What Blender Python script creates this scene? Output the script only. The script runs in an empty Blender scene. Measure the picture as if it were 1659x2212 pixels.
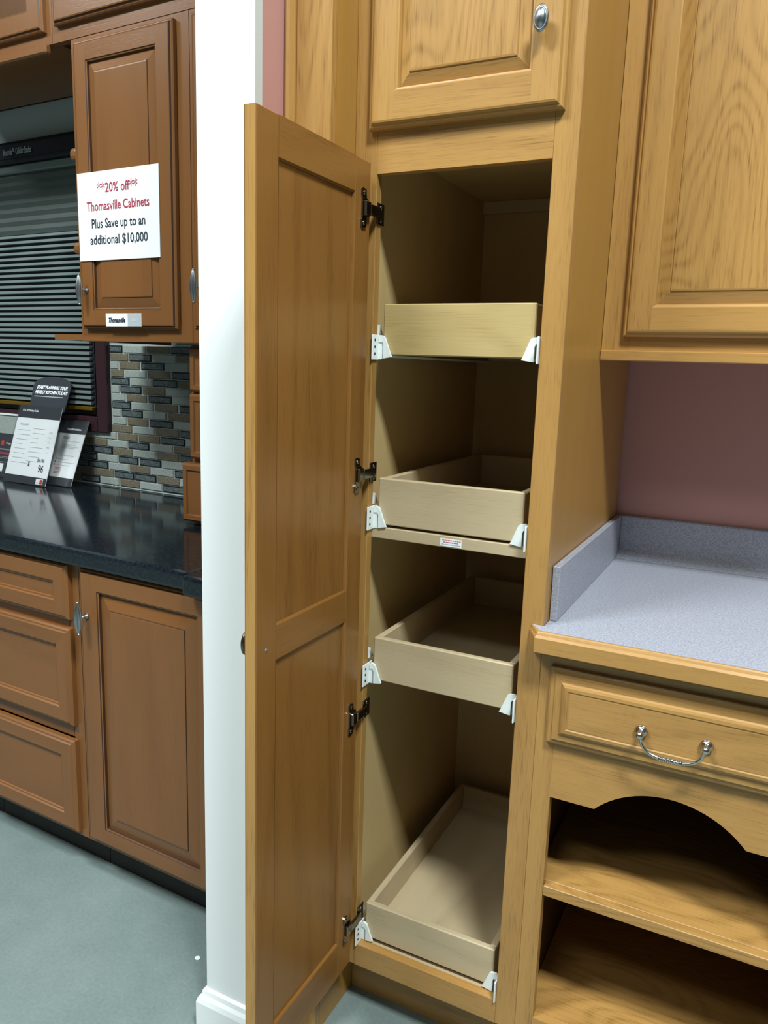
import bpy, bmesh, math, random
from mathutils import Vector, Matrix, Euler
random.seed(7)
PI = math.pi
S = bpy.context.scene
COL = S.collection

# ------------------------------------------------------------------ camera
cam_d = bpy.data.cameras.new('camera'); cam = bpy.data.objects.new('camera', cam_d); COL.objects.link(cam)
CP = (0.6582, -1.2491, 1.3518); YAW, PITCH, ROLL = -0.4635, -0.186, 0.0322
_f = Vector((math.sin(YAW)*math.cos(PITCH), math.cos(YAW)*math.cos(PITCH), math.sin(PITCH)))
_r = Vector((math.cos(YAW), -math.sin(YAW), 0)); _u = _r.cross(_f)
_r2 = _r*math.cos(ROLL) + _u*math.sin(ROLL); _u2 = -_r*math.sin(ROLL) + _u*math.cos(ROLL)
cam.matrix_world = Matrix(((_r2.x, _u2.x, -_f.x, CP[0]), (_r2.y, _u2.y, -_f.y, CP[1]), (_r2.z, _u2.z, -_f.z, CP[2]), (0, 0, 0, 1)))
cam_d.sensor_width = 36; cam_d.sensor_fit = 'AUTO'; cam_d.lens = 1669.8/2212*36; cam_d.clip_start = .02
S.camera = cam

# ------------------------------------------------------------------ world, lights, exposure
w = bpy.data.worlds.new('world'); S.world = w; w.use_nodes = True
w.node_tree.nodes['Background'].inputs[0].default_value = (.82, .95, 1, 1)
w.node_tree.nodes['Background'].inputs[1].default_value = .11
def area(name, loc, size, power, aim=None, col=(.87, .965, 1)):
    l = bpy.data.lights.new(name, 'AREA'); l.shape = 'RECTANGLE'; l.size, l.size_y = size; l.energy = power; l.color = col
    o = bpy.data.objects.new(name, l); COL.objects.link(o); o.location = loc
    if aim: o.rotation_euler = (Vector(aim)-Vector(loc)).to_track_quat('-Z', 'Y').to_euler()
    return o
CEIL = 4.45
area('ceiling_lamp', (1.7, -1.7, CEIL-.05), (.9, .5), 320)
area('ceiling_lamp', (-1.3, -2.2, CEIL-.05), (1.2, .6), 240)
area('ceiling_lamp', (-.1, -3.4, CEIL-.05), (1.2, .6), 50)
area('ceiling_lamp', (-4.4, -2.3, CEIL-.05), (1.2, .6), 90)
S.view_settings.view_transform = 'Standard'; S.view_settings.look = 'None'
S.view_settings.gamma = 1; S.view_settings.use_curve_mapping = False
S.view_settings.exposure = -0.32

# ------------------------------------------------------------------ materials
def srgb(h):
    c = [int(h[i:i+2], 16)/255 for i in (0, 2, 4)]
    return tuple(x/12.92 if x <= .04045 else ((x+.055)/1.055)**2.4 for x in c) + (1,)
def new_mat(name):
    m = bpy.data.materials.new(name); m.use_nodes = True
    nt = m.node_tree; return m, nt, nt.nodes['Principled BSDF']
def plain(name, col, rough=.5, metal=0, spec=.5, emit=0):
    m, nt, b = new_mat(name)
    b.inputs['Base Color'].default_value = srgb(col) if isinstance(col, str) else (*col, 1)
    b.inputs['Roughness'].default_value = rough; b.inputs['Metallic'].default_value = metal
    b.inputs['Specular IOR Level'].default_value = spec
    # a faint procedural unevenness
    tc = nt.nodes.new('ShaderNodeTexCoord'); n = nt.nodes.new('ShaderNodeTexNoise'); n.inputs['Scale'].default_value = 40
    mr = nt.nodes.new('ShaderNodeMapRange'); mr.inputs[3].default_value = max(rough-.05, 0.02); mr.inputs[4].default_value = min(rough+.05, 1)
    nt.links.new(tc.outputs['Object'], n.inputs['Vector']); nt.links.new(n.outputs[0], mr.inputs[0]); nt.links.new(mr.outputs[0], b.inputs['Roughness'])
    return m
def N(nt, t, **kw):
    n = nt.nodes.new(t)
    for k, v in kw.items():
        if k in ('operation', 'blend_type', 'data_type'): setattr(n, k, v)
    return n
def mathn(nt, op, a, b=None):
    n = nt.nodes.new('ShaderNodeMath'); n.operation = op
    for i, v in enumerate((a, b)):
        if v is None: continue
        if hasattr(v, 'default_value') or hasattr(v, 'links'): nt.links.new(v, n.inputs[i])
        else: n.inputs[i].default_value = v
    return n.outputs[0]
def wood(name, light, dark, axis='z', rings=9., ringamt=.6, pore=.5, rough=.33, scale=1., tone=.25, spec=.5, stretch=.11):
    m, nt, b = new_mat(name)
    tc = nt.nodes.new('ShaderNodeTexCoord'); oi = nt.nodes.new('ShaderNodeObjectInfo')
    cx = nt.nodes.new('ShaderNodeCombineXYZ')
    for i, k in enumerate((13., 29., 17.)): nt.links.new(mathn(nt, 'MULTIPLY', oi.outputs['Random'], k), cx.inputs[i])
    add = nt.nodes.new('ShaderNodeVectorMath'); add.operation = 'ADD'
    nt.links.new(tc.outputs['Object'], add.inputs[0]); nt.links.new(cx.outputs[0], add.inputs[1])
    def mp(across, along):
        n = nt.nodes.new('ShaderNodeMapping')
        s = [across]*3; s['xyz'.index(axis)] = along; n.inputs['Scale'].default_value = s
        nt.links.new(add.outputs[0], n.inputs['Vector']); return n.outputs[0]
    def noise(vec, sc, det=2, rgh=.5, dist=0):
        n = nt.nodes.new('ShaderNodeTexNoise'); n.inputs['Scale'].default_value = sc; n.inputs['Detail'].default_value = det
        n.inputs['Roughness'].default_value = rgh; n.inputs['Distortion'].default_value = dist
        nt.links.new(vec, n.inputs['Vector']); return n.outputs[0]
    big = noise(mp(scale, scale*stretch), 6.5, 1.5, .4, .25)
    ring = mathn(nt, 'SINE', mathn(nt, 'MULTIPLY', big, rings*6.28))
    ring = mathn(nt, 'ADD', mathn(nt, 'MULTIPLY', ring, .5), .5)
    ring = mathn(nt, 'POWER', ring, 2.2)
    pr = noise(mp(scale, scale*.045), 420, 2, .6)
    pr = mathn(nt, 'SMOOTH_MAX', mathn(nt, 'MULTIPLY', mathn(nt, 'SUBTRACT', pr, .5), 4.), 0.)
    ton = noise(mp(scale, scale*.15), 14, 2, .5)
    f = mathn(nt, 'ADD', mathn(nt, 'MULTIPLY', mathn(nt, 'MULTIPLY', ring, mathn(nt, 'ADD', mathn(nt, 'MULTIPLY', pr, .8), .55)), ringamt), mathn(nt, 'MULTIPLY', pr, pore*.5))
    f = mathn(nt, 'ADD', f, mathn(nt, 'MULTIPLY', mathn(nt, 'SUBTRACT', ton, .5), tone*2))
    mix = nt.nodes.new('ShaderNodeMix'); mix.data_type = 'RGBA'; mix.clamp_factor = True
    nt.links.new(f, mix.inputs['Factor']); mix.inputs[6].default_value = srgb(light); mix.inputs[7].default_value = srgb(dark)
    nt.links.new(mix.outputs[2], b.inputs['Base Color'])
    b.inputs['Roughness'].default_value = rough; b.inputs['Specular IOR Level'].default_value = spec
    bp = nt.nodes.new('ShaderNodeBump'); bp.inputs['Strength'].default_value = .12; bp.inputs['Distance'].default_value = .0006; bp.invert = True
    nt.links.new(pr, bp.inputs['Height']); nt.links.new(bp.outputs[0], b.inputs['Normal'])
    return m
def speckle(name, base, specks, scale=350, rough=.4, bump=.0):
    m, nt, b = new_mat(name)
    tc = nt.nodes.new('ShaderNodeTexCoord')
    n = nt.nodes.new('ShaderNodeTexNoise'); n.inputs['Scale'].default_value = scale; n.inputs['Detail'].default_value = 3
    r = nt.nodes.new('ShaderNodeValToRGB'); r.color_ramp.elements[0].position = .36; r.color_ramp.elements[1].position = .62
    r.color_ramp.elements[0].color = srgb(specks); r.color_ramp.elements[1].color = srgb(base)
    nt.links.new(tc.outputs['Object'], n.inputs['Vector']); nt.links.new(n.outputs[0], r.inputs[0]); nt.links.new(r.outputs[0], b.inputs['Base Color'])
    b.inputs['Roughness'].default_value = rough
    return m
def floor_mat():
    m, nt, b = new_mat('sealed_floor')
    tc = nt.nodes.new('ShaderNodeTexCoord')
    n = nt.nodes.new('ShaderNodeTexNoise'); n.inputs['Scale'].default_value = 3.2; n.inputs['Detail'].default_value = 7; n.inputs['Roughness'].default_value = .62
    n2 = nt.nodes.new('ShaderNodeTexNoise'); n2.inputs['Scale'].default_value = 130; n2.inputs['Detail'].default_value = 3
    r = nt.nodes.new('ShaderNodeValToRGB'); r.color_ramp.elements[0].position = .3; r.color_ramp.elements[1].position = .72
    r.color_ramp.elements[0].color = srgb('687774'); r.color_ramp.elements[1].color = srgb('85928C')
    mx = nt.nodes.new('ShaderNodeMath'); mx.operation = 'MULTIPLY_ADD'; mx.inputs[1].default_value = .35
    nt.links.new(tc.outputs['Object'], n.inputs['Vector']); nt.links.new(tc.outputs['Object'], n2.inputs['Vector'])
    nt.links.new(n2.outputs[0], mx.inputs[0]); 
    s = mathn(nt, 'MULTIPLY', n.outputs[0], .66); nt.links.new(s, mx.inputs[2])
    nt.links.new(mx.outputs[0], r.inputs[0]); nt.links.new(r.outputs[0], b.inputs['Base Color']); b.inputs['Roughness'].default_value = .55
    return m
def paint(name, col, rough=.6):
    m, nt, b = new_mat(name); b.inputs['Base Color'].default_value = srgb(col); b.inputs['Roughness'].default_value = rough
    tc = nt.nodes.new('ShaderNodeTexCoord'); n = nt.nodes.new('ShaderNodeTexNoise'); n.inputs['Scale'].default_value = 260
    bp = nt.nodes.new('ShaderNodeBump'); bp.inputs['Strength'].default_value = .15; bp.inputs['Distance'].default_value = .0008
    nt.links.new(tc.outputs['Object'], n.inputs['Vector']); nt.links.new(n.outputs[0], bp.inputs['Height']); nt.links.new(bp.outputs[0], b.inputs['Normal'])
    return m
def glass(name, col=(1, 1, 1), rough=.02):
    m, nt, b = new_mat(name); out = nt.nodes['Material Output']
    tr = nt.nodes.new('ShaderNodeBsdfTransparent'); tr.inputs[0].default_value = (*[.97*c for c in col], 1)
    gl = nt.nodes.new('ShaderNodeBsdfGlossy'); gl.inputs['Roughness'].default_value = rough
    fr = nt.nodes.new('ShaderNodeLayerWeight'); fr.inputs[0].default_value = .12; mx = nt.nodes.new('ShaderNodeMixShader')
    nt.links.new(fr.outputs[1], mx.inputs[0]); nt.links.new(tr.outputs[0], mx.inputs[1]); nt.links.new(gl.outputs[0], mx.inputs[2])
    nt.links.new(mx.outputs[0], out.inputs[0]); nt.nodes.remove(b); return m

OAK_L, OAK_D = 'B4874A', '775023'
M = {}
for ax in 'xyz':
    M['oak_'+ax] = wood('golden_oak_'+ax, OAK_L, OAK_D, ax, rings=6, ringamt=.30, pore=.55)
    M['oakfig_'+ax] = wood('figured_oak_'+ax, OAK_L, '7C5526', ax, rings=25, ringamt=.40, pore=.7, scale=.9, stretch=.26)
    M['plain_'+ax] = wood('plain_oak_'+ax, 'AC7F3C', '8A6128', ax, rings=4, ringamt=.10, pore=.35, tone=.2)
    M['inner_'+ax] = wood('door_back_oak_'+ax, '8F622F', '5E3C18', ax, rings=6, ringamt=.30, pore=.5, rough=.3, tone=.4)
    M['maple_'+ax] = wood('pale_maple_'+ax, 'C4B08C', 'A48E6A', ax, rings=4, ringamt=.35, pore=.18, rough=.42, stretch=.2)
    M['cherry_'+ax] = wood('brown_maple_'+ax, '83552D', '613B1E', ax, rings=3, ringamt=.22, pore=.12, rough=.29, tone=.45, scale=.8)
M['maple_wavy'] = wood('yellow_wavy_maple', 'BCA46E', '98804C', 'x', rings=7, ringamt=.45, pore=.12, rough=.42, stretch=.45, scale=.9)
M['glaze'] = plain('dark_brown_glaze', '3E2516', .4)
M['ply'] = wood('cabinet_ply', 'C6AB76', 'A58A55', 'z', rings=3, ringamt=.15, pore=.2, rough=.5)
M['ply_shaded'] = wood('shade_darkened_lining', '4E3420', '33200F', 'x', rings=3, ringamt=.2, pore=.3, rough=.5)  # colour darkened to stand in for the shade inside the cabinets
M['white'] = paint('white_wall_paint', 'F1F3F0'); M['white_trim'] = paint('white_trim_paint', 'F4F6F3', .35)
M['white_shaded'] = paint('shaded_white_edge_paint', 'C9CEC9')  # white paint carried round the corner, side shade put into its colour
M['pink'] = paint('dusty_pink_wall_paint', 'BE8B82')
M['bluegrey'] = paint('pale_grey_wall_paint', 'A9B2B0')
M['floor'] = floor_mat()
M['laminate'] = speckle('grey_speckled_laminate', 'ABAEB9', '91929C', 300, .42)
M['black_top'] = speckle('black_stone_top', '10151A', '1C252B', 160, .12)
M['chrome'] = plain('chrome', 'C9C9C6', .18, 1)
M['pewter'] = plain('satin_pewter', 'A8ADB0', .3, 1)
M['antique'] = plain('dark_nickel', '6B655E', .28, 1)
M['hinge'] = plain('hinge_nickel', '8A867C', .22, 1)
M['dark'] = plain('dark_recess', '15110D', .6)
M['plastic'] = plain('white_plastic', 'E9EEE9', .35)
M['plastic_grey'] = plain('grey_steel', '9A9FA2', .35, .6)
M['paper'] = plain('white_paper', 'FAFCFB', .5)
M['grey_print'] = plain('grey_print', 'B9BFBF', .5)
M['red'] = plain('red_print', 'B0354B', .5); M['navy'] = plain('black_print', '242A38', .5)
M['sign_black'] = plain('charcoal_print', '34383D', .4); M['white_print'] = plain('white_print', 'F2F5F5', .5)
M['faint'] = plain('faint_grey_print', 'A9B0B2', .5); M['orange'] = plain('logo_red', 'C4432F', .5)
M['acrylic'] = glass('clear_acrylic'); M['pane'] = glass('window_glass')
M['frame_dark'] = plain('dark_plum_window_frame', '3B2227', .35)
M['headrail'] = plain('black_headrail', '1B1D24', .35)
M['slat_light'] = plain('grey_green_slat', '76827D', .5); M['shade'] = plain('dark_cellular_shade', '4B544F', .7)
M['blind_back'] = plain('blue_black_fabric', '4A505E', .7)
M['night'] = plain('dark_glass_behind', '0B0D10', .2)
M['brass'] = plain('brass', 'B08A2E', .35, .8)
M['tile_dark'] = speckle('dark_crackle_glass_tile', '7C8482', '343D3F', 420, .12); M['tile_edge'] = plain('tile_dark_edge', '1B252C', .15)
M['tile_light'] = speckle('pale_frosted_tile', 'B6BDB4', '9CA49C', 300, .14)
M['tile_brown'] = speckle('taupe_glass_tile', '877E6A', '6E6754', 200, .12)
M['grout'] = plain('grout', 'BAC2BC', .8)
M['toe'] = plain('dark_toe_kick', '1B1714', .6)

# ------------------------------------------------------------------ mesh helpers
class MB:
    def __init__(s): s.v = []; s.f = []; s.m = []; s.sm = []
    def add(s, verts, faces, mi=0, smooth=False):
        o = len(s.v); s.v += [tuple(p) for p in verts]
        for k, f in enumerate(faces):
            s.f.append([i+o for i in f]); s.m.append(mi[k] if isinstance(mi, (list, tuple)) else mi); s.sm.append(smooth)
        return s
    def box(s, x0, x1, y0, y1, z0, z1, mi=0, b=0.):
        x0, x1 = min(x0, x1), max(x0, x1); y0, y1 = min(y0, y1), max(y0, y1); z0, z1 = min(z0, z1), max(z0, z1)
        if b:
            bm = bmesh.new(); bmesh.ops.create_cube(bm, size=1)
            for v in bm.verts: v.co = ((v.co.x+.5)*(x1-x0)+x0, (v.co.y+.5)*(y1-y0)+y0, (v.co.z+.5)*(z1-z0)+z0)
            bmesh.ops.bevel(bm, geom=bm.edges[:], offset=b, segments=2 if b > .004 else 1, affect='EDGES', profile=.5)
            bm.verts.index_update()
            s.add([v.co[:] for v in bm.verts], [[v.index for v in f.verts] for f in bm.faces], mi); bm.free(); return s
        V = [(x0, y0, z0), (x1, y0, z0), (x1, y1, z0), (x0, y1, z0), (x0, y0, z1), (x1, y0, z1), (x1, y1, z1), (x0, y1, z1)]
        return s.add(V, [(0, 3, 2, 1), (4, 5, 6, 7), (0, 1, 5, 4), (1, 2, 6, 5), (2, 3, 7, 6), (3, 0, 4, 7)], mi)
    def prism(s, pts, d0, d1, fn, mi=0):
        """pts 2-D polygon (a,b), extruded d0..d1; fn(a,b,d)->xyz"""
        n = len(pts); V = [fn(a, b, d0) for a, b in pts] + [fn(a, b, d1) for a, b in pts]
        F = [list(range(n))[::-1], list(range(n, 2*n))] + [[i, (i+1) % n, n+(i+1) % n, n+i] for i in range(n)]
        return s.add(V, F, mi)
    def rings(s, a0, a1, b0, b1, prof, fn, mh=0, mv=1, cap=None, cap0=None):
        """concentric rectangular loft. prof: (inset, n). mh top/bottom material, mv left/right"""
        V = []; F = []; Mi = []
        for (i, n) in prof: V += [fn(a0+i, b0+i, n), fn(a1-i, b0+i, n), fn(a1-i, b1-i, n), fn(a0+i, b1-i, n)]
        for k in range(len(prof)-1):
            o = 4*k
            for j in range(4):
                F.append((o+j, o+(j+1) % 4, o+4+(j+1) % 4, o+4+j)); Mi.append(mh if j in (0, 2) else mv)
        if cap is not None: o = 4*(len(prof)-1); F.append((o, o+1, o+2, o+3)); Mi.append(cap)
        if cap0 is not None: F.append((3, 2, 1, 0)); Mi.append(cap0)
        return s.add(V, F, Mi)
    def tube(s, path, rad, seg=10, mi=0, caps=True):
        P = [Vector(p) for p in path]; R = rad if isinstance(rad, (list, tuple)) else [rad]*len(P)
        V = []; F = []; up = None
        for i, p in enumerate(P):
            t = (P[min(i+1, len(P)-1)]-P[max(i-1, 0)]).normalized()
            if up is None: up = Vector((0, 0, 1)) if abs(t.z) < .9 else Vector((1, 0, 0))
            n = t.cross(up).normalized(); up = n.cross(t).normalized()
            for k in range(seg):
                a = 2*PI*k/seg; V.append(p+(n*math.cos(a)+up*math.sin(a))*R[i])
        for i in range(len(P)-1):
            for k in range(seg): F.append((i*seg+k, i*seg+(k+1) % seg, (i+1)*seg+(k+1) % seg, (i+1)*seg+k))
        if caps: F.append(list(range(seg))[::-1]); F.append([(len(P)-1)*seg+k for k in range(seg)])
        return s.add(V, F, mi, True)
    def lathe(s, prof, fn, seg=20, mi=0, sa=1., sb=1.):
        """prof (r,h); fn(a,b,h)->xyz"""
        V = []; F = []
        for r, h in prof:
            for k in range(seg):
                t = 2*PI*k/seg; V.append(fn(r*sa*math.cos(t), r*sb*math.sin(t), h))
        for i in range(len(prof)-1):
            for k in range(seg): F.append((i*seg+k, i*seg+(k+1) % seg, (i+1)*seg+(k+1) % seg, (i+1)*seg+k))
        F.append(list(range(seg))[::-1]); F.append([(len(prof)-1)*seg+k for k in range(seg)])
        return s.add(V, F, mi, True)

class Frame:
    def __init__(s, o=(0, 0, 0), rz=0.): s.o = Vector(o); s.rz = rz; s.m = Matrix.Translation(s.o) @ Matrix.Rotation(rz, 4, 'Z')
W0 = Frame(); KF = Frame((-.45, .04, 0), -math.radians(2.5))

def finish(mb, name, mats, base):
    me = bpy.data.meshes.new(name); me.from_pydata([(x-base[0], y-base[1], z-base[2]) for x, y, z in mb.v], [], mb.f)
    for m in (mats if isinstance(mats, (list, tuple)) else [mats]): me.materials.append(m)
    for p, mi, sm in zip(me.polygons, mb.m, mb.sm): p.material_index = mi; p.use_smooth = sm
    bm = bmesh.new(); bm.from_mesh(me); bmesh.ops.recalc_face_normals(bm, faces=bm.faces[:]); bm.to_mesh(me); bm.free()
    me.update(); return me
def tag(o, label=None, cat=None, group=None, kind=None):
    if label: o['label'] = label
    if cat: o['category'] = cat
    if group: o['group'] = group
    if kind: o['kind'] = kind
    return o
BASE = {}
def thing(name, base, fr, label, cat, group=None, kind=None):
    o = bpy.data.objects.new(name, None); COL.objects.link(o); o.empty_display_size = .05
    o.location = (fr.m @ Vector(base)); o.rotation_euler = (0, 0, fr.rz)
    BASE[o.name] = (Vector(base), fr); return tag(o, label, cat, group, kind)
def part(name, mb, mats, parent, label=None, kind=None):
    base, fr = BASE[parent.name]
    o = bpy.data.objects.new(name, finish(mb, name, mats, base)); COL.objects.link(o); o.parent = parent
    BASE[o.name] = (base, fr)
    return tag(o, label, None, None, kind)
def single(name, mb, mats, base, fr, label=None, cat=None, group=None, kind=None):
    o = bpy.data.objects.new(name, finish(mb, name, mats, base)); COL.objects.link(o)
    o.location = fr.m @ Vector(base); o.rotation_euler = (0, 0, fr.rz); BASE[o.name] = (Vector(base), fr)
    return tag(o, label, cat, group, kind)
def B(*a, b=0., mi=0): return MB().box(*a, b=b, mi=mi)

def text_part(s, size, mat, parent, fn, sx=1., align='CENTER', name='lettering', shear=0., bold=0.):
    """flat lettering; fn(a,b,n)->xyz in the parent's frame; n = lift off the surface"""
    cu = bpy.data.curves.new('t', 'FONT'); cu.body = s; cu.size = size; cu.align_x = align; cu.shear = shear; cu.offset = bold; cu.resolution_u = 3
    o = bpy.data.objects.new('t', cu); COL.objects.link(o)
    dg = bpy.context.evaluated_depsgraph_get(); me = bpy.data.meshes.new_from_object(o.evaluated_get(dg))
    bpy.data.objects.remove(o); bpy.data.curves.remove(cu)
    mb = MB(); mb.add([fn(v.co.x*sx, v.co.y, .0006) for v in me.vertices], [list(p.vertices) for p in me.polygons]); bpy.data.meshes.remove(me)
    return part(name, mb, mat, parent)

def front(yf): return lambda a, b, n: (a, yf-n, b)       # faces -y, n outwards

def panel_door(parent, a0, a1, z0, z1, back, thick, sw, rw, wv, wh, pv, name='door', edge=.012, fieldw=.024, label=None, glassy=None):
    glz = M['glaze'] if 'brown_maple' in wv.name else None; g0, g1 = (2, 2) if glz else (0, 1)
    """raised-panel cabinet door; back = y of its back. Returns frame object"""
    fn = front(back); T = thick; mb = MB()
    mb.rings(a0, a1, z0, z1, [(0, 0), (0, T-.009), (.003, T-.006), (.006, T-.0055), (.009, T-.001), (edge, T)], fn, 0, 1, None, 1)
    i = edge; q = lambda x0, x1, y0, y1, m: mb.add([fn(x0, y0, T), fn(x1, y0, T), fn(x1, y1, T), fn(x0, y1, T)], [(0, 1, 2, 3)], m)
    q(a0+i, a0+sw, z0+i, z1-i, 1); q(a1-sw, a1-i, z0+i, z1-i, 1); q(a0+sw, a1-sw, z0+i, z0+rw, 0); q(a0+sw, a1-sw, z1-rw, z1-i, 0)
    mb.rings(a0+sw, a1-sw, z0+rw, z1-rw, [(0, T), (.002, T-.002)], fn, g0, g1); mb.rings(a0+sw, a1-sw, z0+rw, z1-rw, [(.002, T-.002), (.0045, T-.003)], fn, 0, 1); mb.rings(a0+sw, a1-sw, z0+rw, z1-rw, [(.0045, T-.003), (.006, T-.009)], fn, g0, g1)
    if glz: mb.rings(a0, a1, z0, z1, [(.0062, T-.0048), (.0086, T-.001)], fn, 2, 2)
    d = part(name, mb, [wh, wv]+([glz] if glz else []), parent, label)
    if glassy:
        part('glass_pane', B(a0+sw-.002, a1-sw+.002, back-T+.011, back-T+.014, z0+rw-.002, z1-rw+.002), glassy, d)
    else:
        pm = MB(); pm.rings(a0+sw+.003, a1-sw-.003, z0+rw+.003, z1-rw-.003,
            [(0, T-.013), (0, T-.0095), (.004, T-.0095), (fieldw-.004, T-.0035), (fieldw-.002, T-.0035)], fn, 0, 1, None, 1)
        pm.rings(a0+sw+.003, a1-sw-.003, z0+rw+.003, z1-rw-.003, [(fieldw-.002, T-.0035), (fieldw-.001, T-.0015)], fn, g0, g1); pm.rings(a0+sw+.003, a1-sw-.003, z0+rw+.003, z1-rw-.003, [(fieldw-.001, T-.0015), (fieldw+.002, T-.001)], fn, 0, 1, 1)
        part('raised_panel', pm, [wh, pv]+([glz] if glz else []), d)
    return d
def drawer_front(parent, a0, a1, z0, z1, back, thick, wh, wv, prof=None, name='drawer'):
    T = thick; prof = prof or [(0, 0), (0, T-.013), (.003, T-.0105), (.009, T-.0095), (.011, T-.0065), (.019, T-.0058), (.022, T-.0055), (.0245, T-.0025), (.0285, T-.0005), (.034, T), (.036, T-.0014), (.038, T-.0012)]
    mb = MB(); mb.rings(a0, a1, z0, z1, prof, front(back), 0, 1, 0, 0)
    return part(name, mb, [wh, wv], parent)

def ribbed_pull(parent, a, yface, z, L=.075):
    """vertical ribbed spindle pull on a ball-ended post"""
    mb = MB(); mb.lathe([(.0075, 0), (.0085, .002), (.006, .005), (.004, .010), (.0035, .022)], lambda p, q, h: (a+p, yface-h, z+q), 14)
    V = []; F = []; n = 14; seg = 20
    for i in range(n+1):
        t = i/n; r0 = .0095*math.sin(PI*(.06+.88*t))**.75
        for k in range(seg):
            r = r0*(1 if k % 2 else .84); an = 2*PI*k/seg; V.append((a+r*math.cos(an), yface-.026+r*math.sin(an), z+(t-.5)*L))
    for i in range(n):
        for k in range(seg): F.append((i*seg+k, i*seg+(k+1) % seg, (i+1)*seg+(k+1) % seg, (i+1)*seg+k))
    F.append(list(range(seg))[::-1]); F.append([n*seg+k for k in range(seg)]); mb.add(V, F)
    for s in (-1, 1): mb.lathe([(.001, -.003), (.003, -.0015), (.0035, 0), (.003, .0015), (.001, .003)], lambda p, q, h: (a+p, yface-.026+q, z+s*(L/2+.002)+h), 10)
    return part('knob', mb, M['pewter'], parent, 'ribbed satin metal pull')

# ------------------------------------------------------------------ setting
single('floor', B(-7, 5, -8, 3, -.05, 0), M['floor'], (0, 0, 0), W0, kind='structure')
single('ceiling', B(-7, 5, -8, 3, CEIL, CEIL+.05), M['bluegrey'], (0, 0, CEIL), W0, kind='structure')
WX0, WX1, WY = -.246, -.1285, -.175
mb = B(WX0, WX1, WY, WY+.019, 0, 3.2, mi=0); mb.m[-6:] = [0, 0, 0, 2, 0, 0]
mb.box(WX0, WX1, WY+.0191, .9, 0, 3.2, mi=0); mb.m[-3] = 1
single('wall_middle', mb, [M['white'], M['pink'], M['white_shaded']], (WX0, WY, 0), W0, 'white painted end of the partition wall with a pink side', kind='structure')
prof = [(0, 0), (.016, 0), (.016, .072), (.013, .082), (.008, .088), (.006, .097), (0, .100)]
mb = MB()
V = []; F = []
for (d, h) in prof: V += [(WX0-d, .6, h), (WX0-d, WY-d, h), (WX1+.0, WY-d, h)]
for k in range(len(prof)-1):
    for j in range(2): F.append((3*k+j, 3*k+j+1, 3*k+4+j, 3*k+3+j))
mb.add(V, F)
single('baseboard_middle', mb, M['white_trim'], (WX0, WY, 0), W0, 'white moulded baseboard around the foot of the wall end', kind='structure')
single('wall_back', B(WX1+.001, 1.9, .622, .74, 0, 3.2), M['pink'], (.6, .62, 0), W0, 'dusty pink wall behind the oak cabinets', kind='structure')
# kitchen wall with window hole (K frame)
WU0, WU1, WZ0, WZ1 = -1.9, -1.062, 1.14, 2.10; VS = .677
mb = MB(); mb.box(-2.6, WU0, VS, VS+.12, 0, 3.2); mb.box(WU1, .17, VS, VS+.12, 0, 3.2); mb.box(WU0, WU1, VS, VS+.12, 0, WZ0); mb.box(WU0, WU1, VS, VS+.12, WZ1, 3.2)
wall_k = single('wall_left', mb, M['bluegrey'], (-1, VS, 0), KF, 'pale grey wall behind the brown kitchen', kind='structure')
BASE[wall_k.name] = (Vector((-1, VS, 0)), KF)

# tiles: three looks, real pieces on the wall (K frame)
part('grout_bed', MB().box(-2.2, -1.009, VS-.003, VS-.0005, .90, 1.092).box(-1.003, -.36, VS-.003, VS-.0005, .90, 1.40), M['grout'], wall_k)
def tile_mesh(wd, kind, key={}):
    k = (round(wd, 3), kind)
    if k in key: return key[k]
    h = .0245; t = .004; mb = MB(); fn = lambda a, b, n: (a, -n, b)
    mb.rings(0, wd, 0, h, [(0, 0), (0, t-.002), (.002, t), (.004, t)], fn, 1, 1, None, None)
    mb.rings(.004, wd-.004, .004, h-.004, [(0, t), (.0001, t)], fn, 0, 0, 0)
    mats = {'D': [M['tile_dark'], M['tile_edge']], 'L': [M['tile_light']]*2, 'B': [M['tile_brown']]*2}[kind]
    me = finish(mb, 'tile', mats, (0, 0, 0)); key[k] = me; return me
rows = ['310D480 495L770 780B1060 1070D1340', '320B550 565D835 845L1120 1130B1400', '320L420 435B690 710D990 1000L1270', '325B490 505L770 785B1060 1075D1345',
        '325D560 575L840 855D1140 1150B1420', '325L425 440D705 720B995 1010L1280', '330L500 515B770 790D1070 1085L1350', '330D570 580L850 870B1140 1160D1430',
        '330L440 450D715 725L1000 1015B1290', '335L505 520B780 800D1080 1090L1360', '320B575 590L860 870B1150 1165D1430', '110L370 385B640 655B920 935D1220 1230L1480',
        '-20B245 250L510 520D785 795L1070 1085B1350', '60D310 320B570 580L860 870B1145 1160D1430', '110L380 390D645 660D930 940L1225 1230B1480', '-10D250 260L520 530B790 800L1080 1090D1360',
        '70B320 330D585 595D865 875B1150 1160L1420', '-130D130 140L385 400B655 665L935 945D1220 1225B1480']
ulin = lambda px: -1.003+(px-318)/(1245-318)*.352
import re
PIT = .0272; ztop = 1.395
for r, row in enumerate(rows):
    z = ztop-(r+1)*PIT+.0013; first = None
    for a, k, b in re.findall(r'(-?\d+)([DLB])(\d+)', row):
        u0, u1 = ulin(int(a)), ulin(int(b)); first = u0 if first is None else first
        if u0 < -1.003 and r < 11: u0 = -1.003
        if u0 > -.585: continue
        o = bpy.data.objects.new('tile', tile_mesh(u1-u0-.001, k)); COL.objects.link(o); o.parent = wall_k; o.location = (u0+1, -.003, z)
    if r >= 11:
        u = first-.1016
        while u > -1.75:
            o = bpy.data.objects.new('tile', tile_mesh(.0985, random.choice('DLB'))); COL.objects.link(o); o.parent = wall_k; o.location = (u+1, -.003, z); u -= .1016
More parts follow.
